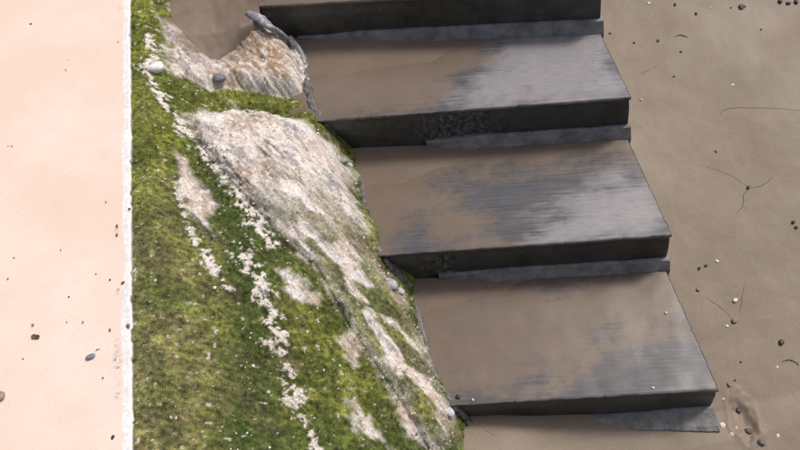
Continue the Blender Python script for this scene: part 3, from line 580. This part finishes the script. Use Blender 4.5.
shell('shell_fragment', (lambda q: (q[0], q[1], z_sand(q[0], q[1])))(hit(742, 7, z_sand)), .03, (.1, .09, .08), 1.1, 'dark curved shell at the top of the sand', 'shell bits on the sand', .5)
strand('weed_strand', [(721, 116), (722, 111), (735, 108.5), (755, 108), (778, 109), (815, 112)], .0016, z_sand, 'long thin hair like weed strand reaching the right frame edge', seed=1)
strand('weed_strand', [(748, 188), (757, 187), (766, 183), (773, 177)], .0018, z_sand, 'short right branch of the forked weed', seed=2)
strand('weed_strand', [(748, 189), (744, 194), (743, 203), (741, 209), (735, 214)], .0018, z_sand, 'lower curling branch of the forked weed', seed=3)
strand('weed_strand', [(747, 187), (734, 178), (720, 171), (702, 166)], .0012, z_sand, 'faint left branch of the forked weed', seed=4)
strand('weed_strand', [(731, 318), (722, 309), (714, 303), (707, 298)], .0014, z_sand, 'thin weed strand running up left from the dark grey pebble', seed=5)
strand('weed_strand', [(739, 314), (741, 304), (742, 296), (745, 284)], .0014, z_sand, 'thin weed strand running up from the dark grey pebble', seed=6)
strand('twig', [(782, 362), (788, 360), (794, 362), (799, 366)], .003, z_sand, 'dark curved twig near the right frame edge', 'twig', 7)
strand('twig', [(675, 37), (680, 35.5), (684, 36), (687, 38)], .003, z_sand, 'dark curved twig on the upper sand', 'twig', 8)
strand('weed_strand', [(640, 74), (650, 70), (658, 64)], .0014, z_sand, 'short faint weed strand beside the second tread', seed=9)
strand('weed_strand', [(484, 430), (490, 433), (496, 436.5)], .0014, z_sand, 'short weed strand under the left end of the lowest riser', seed=10)
# on the treads
def tz(k): return lambda x, y: np.full(np.shape(x), ZT[k] + .001) if np.ndim(x) else ZT[k] + .001
for u, v, k, s, c_, lb in ((458, 397, 3, .016, DARK, 'black three lobed weed scrap at the left front of the lowest tread'), (473, 400, 3, .008, WHT, 'tiny white shell speck on the lowest nosing'), (653, 388, 3, .009, WHT, 'tiny white speck at the right front of the lowest tread'), (666, 313, 3, .009, WHT, 'tiny white speck at the right back of the lowest tread'), (376, 140, 2, .009, WHT, 'tiny white speck at the left back of the third tread'), (317, 34, 1, .011, DARK, 'dark speck under the topmost riser')):
    p = at(u, v, ZT[k] + .001); pebble('pebble', p, s, c_, int(u), .6, 1.2, u, label=lb, group='specks on the treads', sink=.1, sub_=2)
# on the rock
p = hit(157, 71, z_rock); p[2] = float(z_rock(p[0], p[1])) + .004
pebble('stone', p, .050, (.86, .84, .82), 5, .75, 1.22, .1, .34, 'bright white stone lying in the moss beside the wall', 'stone', sink=.1)
p = hit(219, 79, z_rock); p[2] = float(z_rock(p[0], p[1]))
pebble('stone', p, .045, (.17, .17, .20), 6, .7, 1.25, -.5, .15, 'dark grey stone set in the smaller boulder', 'stone', sink=.3)
for u, v, s, c_, lb in ((343, 160, .036, (.32, .33, .36), 'grey mortar lump at the foot of the second riser'), (349, 165, .024, (.5, .5, .52), 'pale mortar lump at the foot of the second riser'), (391, 284, .04, (.42, .43, .46), 'pale grey mortar lump at the foot of the third riser'), (400, 291, .026, (.55, .55, .57), 'whitish mortar lump at the foot of the third riser'), (449, 412, .03, (.55, .57, .62), 'bluish white mortar lump at the foot of the lowest riser'), (467, 440, .03, (.5, .52, .56), 'bluish mortar lump at the bottom edge of the rock')):
    p = hit(u, v, z_rock); pebble('mortar_lump', p, s, c_, int(u * 3), .6, 1.5, -.9, .2, lb, 'mortar', 'mortar lumps', sink=.3)
# on the wall
for u, v, s, c_, lb, fl, lg in (
    (91, 357, .020, BLUE, 'blue grey oblong pebble on the cream wall top', .5, 1.7), (33, 325, .010, BLUE, 'small bluish pebble above the dark leaf on the wall', .5, 1.2), (1, 397, .034, (.30, .26, .22), 'brown pebble at the left frame edge on the wall', .5, 1.0),
    (113, 437, .010, DARK, 'dark grit at the bottom of the wall top', .4, 1.6), (31, 24, .009, (.16, .12, .08), 'brown grit at the upper left of the wall top', .4, 1.5), (123, 283, .011, (.1, .1, .13), 'dark pebble on the white wall edge', .5, 1.3), (128, 326, .013, (.14, .15, .2), 'dark blue chip on the white wall edge', .3, 1.5),
    (110, 280, .007, DARK, 'dark grit left of the dark pebble by the wall edge', .4, 1.4), (67, 322, .005, BLUE, 'tiny bluish grit above the oblong pebble, left one', .5, 1.2), (83, 322, .007, BLUE, 'tiny bluish grit above the oblong pebble, right one', .5, 1.2), (129.5, 209, .008, DARK, 'dark grit on the white edge at mid height', .4, 1.3),
    (8, 279, .007, GRY, 'grey grit near the left frame edge', .5, 1.2), (106, 202, .006, DARK, 'lone dark grit on the middle of the wall top', .5, 1.1), (61, 250, .006, (.4, .3, .1), 'ochre grit on the middle of the wall top', .5, 1.2), (14, 258, .006, BLUE, 'bluish grit near the left frame edge', .5, 1.2),
    (96, 274, .005, BRN, 'brown grit in the lower middle of the wall top', .5, 1.2), (69, 297, .006, DARK, 'dark grit below the middle of the wall top', .5, 1.2), (23, 359, .005, DARK, 'dark grit below the leaf on the wall', .5, 1.2), (103, 378, .006, BRN, 'brown grit below the oblong pebble', .5, 1.2),
    (12, 146, .006, BLUE, 'bluish grit at the left frame edge in the upper half', .4, 1.5), (8, 146, .005, (.3, .25, .1), 'ochre grit at the left frame edge in the upper half', .4, 1.2), (68, 60, .004, BRN, 'tiny brown grit above the splinter', .5, 1.2), (118, 42, .006, BRN, 'brown grit beside the white edge near the top', .4, 1.2), (117, 226, .009, BRN, 'brown crumb beside the white edge, upper one', .4, 1.6), (117, 235, .009, BRN, 'brown crumb beside the white edge, lower one', .4, 1.6), (110, 330, .008, (.22, .18, .08), 'brown crumb above the dark stain on the wall edge', .4, 1.4)):
    p = at(u, v, ZWALL + .0008); pebble('pebble' if s > .012 else 'grit', p, s * .85, c_, int(u * 7 + v), fl, lg, u * .9, .2, lb, 'pebble' if s > .012 else 'grit', 'debris on the wall top', sink=.12, sub_=2)
strand('splinter', [(65, 69), (67, 72)], .0016, wallf, 'tiny brown splinter on the upper wall top', 'splinter', 11)
strand('twig', [(96, 352), (98, 350), (100, 349)], .0016, wallf, 'tiny dark twig beside the oblong pebble', 'twig', 12)
# dark dry leaf
lp = at(36, 337, ZWALL + .001); L_ = .013; N_ = 11
lv = []; lf = []
for i in range(N_):
    t = i / (N_ - 1); wd = .55 * math.sin(math.pi * t)**.7 * (1 + .25 * math.sin(9 * t))
    for j, s in enumerate((-1, -.5, 0, .5, 1)): lv.append(((t - .5) * 2 * L_, s * wd * L_, .0012 + .004 * abs(s) * wd + .003 * (t - .5)**2 * 4 - (0 if s else .0008)))
for i in range(N_ - 1):
    for j in range(4): a = i * 5 + j; lf.append((a, a + 5, a + 6, a + 1))
lo = mesh_obj('leaf', lv, lf, MAT['strand']); lo.location = lp; lo.rotation_euler.z = -.35; sm_ = lo.modifiers.new('thick', 'SOLIDIFY'); sm_.thickness = .0006
tag(lo, 'dark curled diamond shaped leaf on the wall top', 'leaf')
